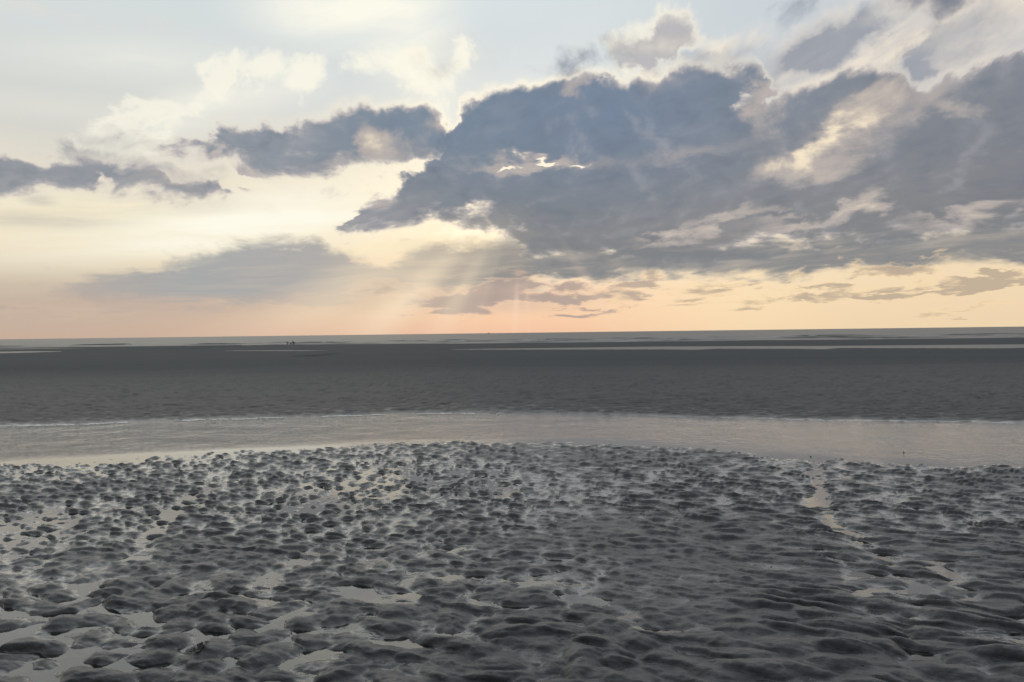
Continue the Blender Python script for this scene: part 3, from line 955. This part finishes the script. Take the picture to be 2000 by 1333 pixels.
def bm_object(name, bm, mat, parent=None, smooth=False):
    me = bpy.data.meshes.new(name)
    bm.normal_update()
    bm.to_mesh(me)
    bm.free()
    for p in me.polygons:
        p.use_smooth = smooth
    me.materials.append(mat)
    return link(bpy.data.objects.new(name, me), parent)


def build_ship():
    dist = 8000.0
    d = ray(954.5, 651)
    root = link(bpy.data.objects.new("ship", None))
    root.location = (d.x / d.y * dist, dist, SEA_Z)
    root.rotation_euler = (0, 0, R(8))
    bm = bmesh.new()
    # hull: sections from stern to bow
    secs = [(-13, 3.0, 3.6), (-10, 3.6, 3.4), (0, 3.8, 3.2), (8, 3.2, 3.8), (12, 1.6, 4.8), (14.5, 0.15, 5.6)]
    rings = []
    for x, w, h in secs:
        rings.append([bm.verts.new((x, y * w, z)) for y, z in ((-1, h), (-0.85, 0.6), (-0.3, -1.5), (0.3, -1.5), (0.85, 0.6), (1, h))])
    for a, b in zip(rings, rings[1:]):
        for i in range(6):
            j = (i + 1) % 6
            bm.faces.new((a[i], a[j], b[j], b[i]))
    bm.faces.new(rings[0])
    bm.faces.new(rings[-1][::-1])
    bm_object("hull", bm, M_HULL, root)
    bm = bmesh.new()
    box(bm, -9, -1, -2.6, 2.6, 3.2, 6.4)
    box(bm, -8, -2.5, -2.2, 2.2, 6.4, 9.2)
    bm_object("wheelhouse", bm, M_UPPER, root)
    bm = bmesh.new()
    box(bm, -4.4, -4.0, -0.2, 0.2, 9.2, 14.0)
    box(bm, -4.9, -3.5, -0.15, 0.15, 12.2, 12.5)
    bm_object("mast", bm, M_HULL, root)
    tag(root, 'tiny hazy ship far off on the horizon under the low clouds', 'ship')


def build_gull():
    dist = 420.0
    d = ray(1229, 602)
    body_v = [(0, 0.02, 0), (0, 0.16, 0.02), (0, 0.27, 0.05), (0, 0.32, 0.05), (0, 0.39, 0.04), (0, -0.16, 0.01), (0, -0.30, 0.01)]
    o = skinned("gull", body_v, [(0, 1), (1, 2), (2, 3), (3, 4), (0, 5), (5, 6)], [0.085, 0.075, 0.05, 0.045, 0.010, 0.06, (0.07, 0.012)], M_GULL)
    for s in (-1, 1):
        bm = bmesh.new()
        pts = [(0.05, 0.12, -0.08, 0.04), (0.25, 0.17, -0.05, 0.14), (0.42, 0.13, -0.09, 0.19), (0.58, 0.03, -0.12, 0.15), (0.70, -0.09, -0.13, 0.09)]
        top = [[bm.verts.new((s * x, y, z + 0.012)) for y in (f, (f + r_) / 2, r_)] for x, f, r_, z in pts]
        low = [[bm.verts.new((s * x, y, z - 0.004)) for y in (f, (f + r_) / 2, r_)] for x, f, r_, z in pts]
        for a, b in zip(range(4), range(1, 5)):
            for i in range(2):
                bm.faces.new((top[a][i], top[b][i], top[b][i + 1], top[a][i + 1]))
                bm.faces.new((low[a][i + 1], low[b][i + 1], low[b][i], low[a][i]))
            bm.faces.new((top[a][0], low[a][0], low[b][0], top[b][0]))
            bm.faces.new((top[a][2], top[b][2], low[b][2], low[a][2]))
        bm_object("wing", bm, M_GULL, o, True)
    o.location = (d.x / d.y * dist, dist, CAM_H + d.z / d.y * dist)
    o.rotation_euler = (R(4), R(12), R(70))
    tag(o, 'tiny gull flying low over the sea beneath the grey clouds', 'bird')


def rough_stone(bm, r, seed, squash=(1, 1, 1)):
    res = bmesh.ops.create_icosphere(bm, subdivisions=3, radius=1.0)
    for v in res['verts']:
        n = mnoise.noise(v.co * 1.3 + Vector((seed, seed * 2.1, 0))) * 0.35 + mnoise.noise(v.co * 3.1 + Vector((seed, 0, 5))) * 0.12
        v.co = Vector((v.co.x * squash[0], v.co.y * squash[1], v.co.z * squash[2])) * r * (1 + n)


def build_stones():
    for px, py, label, seed in ((1583.5, 891.5, 'small dark stone breaking the still channel water close to the near bank', 1.3),
                                (1765.0, 883.0, 'small dark stone breaking the open water of the channel, farthest to the right', 4.1)):
        x, y = on_plane(px, py, 0.008)
        bm = bmesh.new()
        rough_stone(bm, 0.012, seed, (1.0, 0.9, 3.0))
        o = bm_object("stone", bm, M_STONE, None, True)
        o.location = (x, y, -0.020)
        tag(o, label, 'stone', 'stones in the channel')


def build_seaweed():
    rnd = random.Random(12)
    x0, y0 = on_plane(388, 1254, 0.07)
    bm = bmesh.new()
    z0 = sand_z(x0, y0)

    def tube(path, r):
        prev = None
        for i, p in enumerate(path):
            d = (path[min(i + 1, len(path) - 1)] - path[max(i - 1, 0)]).normalized()
            a = d.cross(Vector((0, 0, 1))).normalized()
            b = d.cross(a)
            rr = r * (1.0 if 0 < i < len(path) - 1 else 0.35)
            ring = [bm.verts.new(p + (a * math.cos(q) * 1.6 + b * math.sin(q)) * rr) for q in (k * math.pi / 3 for k in range(6))]
            if prev:
                for k in range(6):
                    bm.faces.new((prev[k], prev[(k + 1) % 6], ring[(k + 1) % 6], ring[k]))
            else:
                bm.faces.new(ring[::-1])
            prev = ring
        bm.faces.new(prev)
    for k in range(11):
        a = rnd.uniform(0, 6.28)
        p = Vector((x0 + rnd.uniform(-0.024, 0.024), y0 + rnd.uniform(-0.022, 0.022), 0))
        path = []
        for i in range(7):
            z = sand_z(p.x, p.y) + 0.003 + 0.006 * abs(math.sin(i * 1.3 + k))
            path.append(Vector((p.x, p.y, z)))
            a += rnd.uniform(-0.7, 0.7)
            p = p + Vector((math.cos(a), math.sin(a), 0)) * 0.006
        tube(path, rnd.uniform(0.0016, 0.003))
    for k in range(5):
        p = Vector((x0 + rnd.uniform(-0.03, 0.03), y0 + rnd.uniform(-0.025, 0.025), 0))
        p.z = sand_z(p.x, p.y) + 0.004
        n0 = len(bm.verts)
        res = bmesh.ops.create_icosphere(bm, subdivisions=2, radius=rnd.uniform(0.004, 0.006))
        for v in res['verts']:
            v.co = v.co * (1 + 0.3 * mnoise.noise(v.co * 200)) + p
    o = bm_object("seaweed_clump", bm, M_WEED, None, True)
    tag(o, 'small black clump of seaweed lying on a sand mound in the foreground', 'seaweed')


def build_glints():
    """flat white lumps, added to paint sky glints along the wet far bank"""
    rnd = random.Random(9)
    bm = bmesh.new()
    e = np.array(FAR_EDGE)
    for k in range(900):
        x = -10.5 + 10.3 * rnd.random() ** 1.15
        gap = mnoise.noise(Vector((x * 1.1, 3.0, 0))) + 0.4 * mnoise.noise(Vector((x * 4.0, 9.0, 0)))
        if gap < -0.12:
            continue
        y = float(np.interp(x, e[:, 0], e[:, 1]))
        y += 0.10 * mnoise.noise(Vector((x * 2.2, 0, 5))) - 0.02 + rnd.gauss(0, 0.05)
        r = rnd.uniform(0.010, 0.026)
        m = Matrix.Translation((x, y, 0.002)) @ Matrix.Rotation(rnd.uniform(-0.3, 0.3), 4, 'Z') @ Matrix.Diagonal((rnd.uniform(1.2, 3.5), 2.2, 0.3, 1))
        bmesh.ops.create_icosphere(bm, subdivisions=1, radius=r, matrix=m)
    o = bm_object("glint_line", bm, M_GLINT, None, True)
    o['kind'] = 'stuff'
    o['label'] = 'broken line of painted white glints along the far edge of the channel'
    o['category'] = 'foam_glint'


def build_debris():
    """crumbs of shell and weed washed over the near sand: nobody could count them"""
    rnd = random.Random(5)
    bm = bmesh.new()
    for k in range(420):
        y = 3.0 + 6.0 * rnd.random() ** 1.6
        x = rnd.uniform(-0.8, 0.8) * (y + 0.5)
        z = sand_z(x, y)
        if z < 0.005:
            continue
        r = rnd.uniform(0.0022, 0.0060)
        m = Matrix.Translation((x, y, z + r * 0.3)) @ Matrix.Rotation(rnd.uniform(0, 6.28), 4, 'Z') @ Matrix.Diagonal((1.5, 0.9, 0.5, 1))
        bmesh.ops.create_icosphere(bm, subdivisions=1, radius=r, matrix=m)
    o = bm_object("shell_debris", bm, M_SHELL)
    o['kind'] = 'stuff'
    o['label'] = 'crumbs of broken shell and weed strewn over the near sand'
    o['category'] = 'debris'


GROUND = bpy.data.objects["beach_sand"]
bpy.context.view_layer.update()
build_people()
build_ship()
build_gull()
build_stones()
build_seaweed()
build_debris()
build_glints()
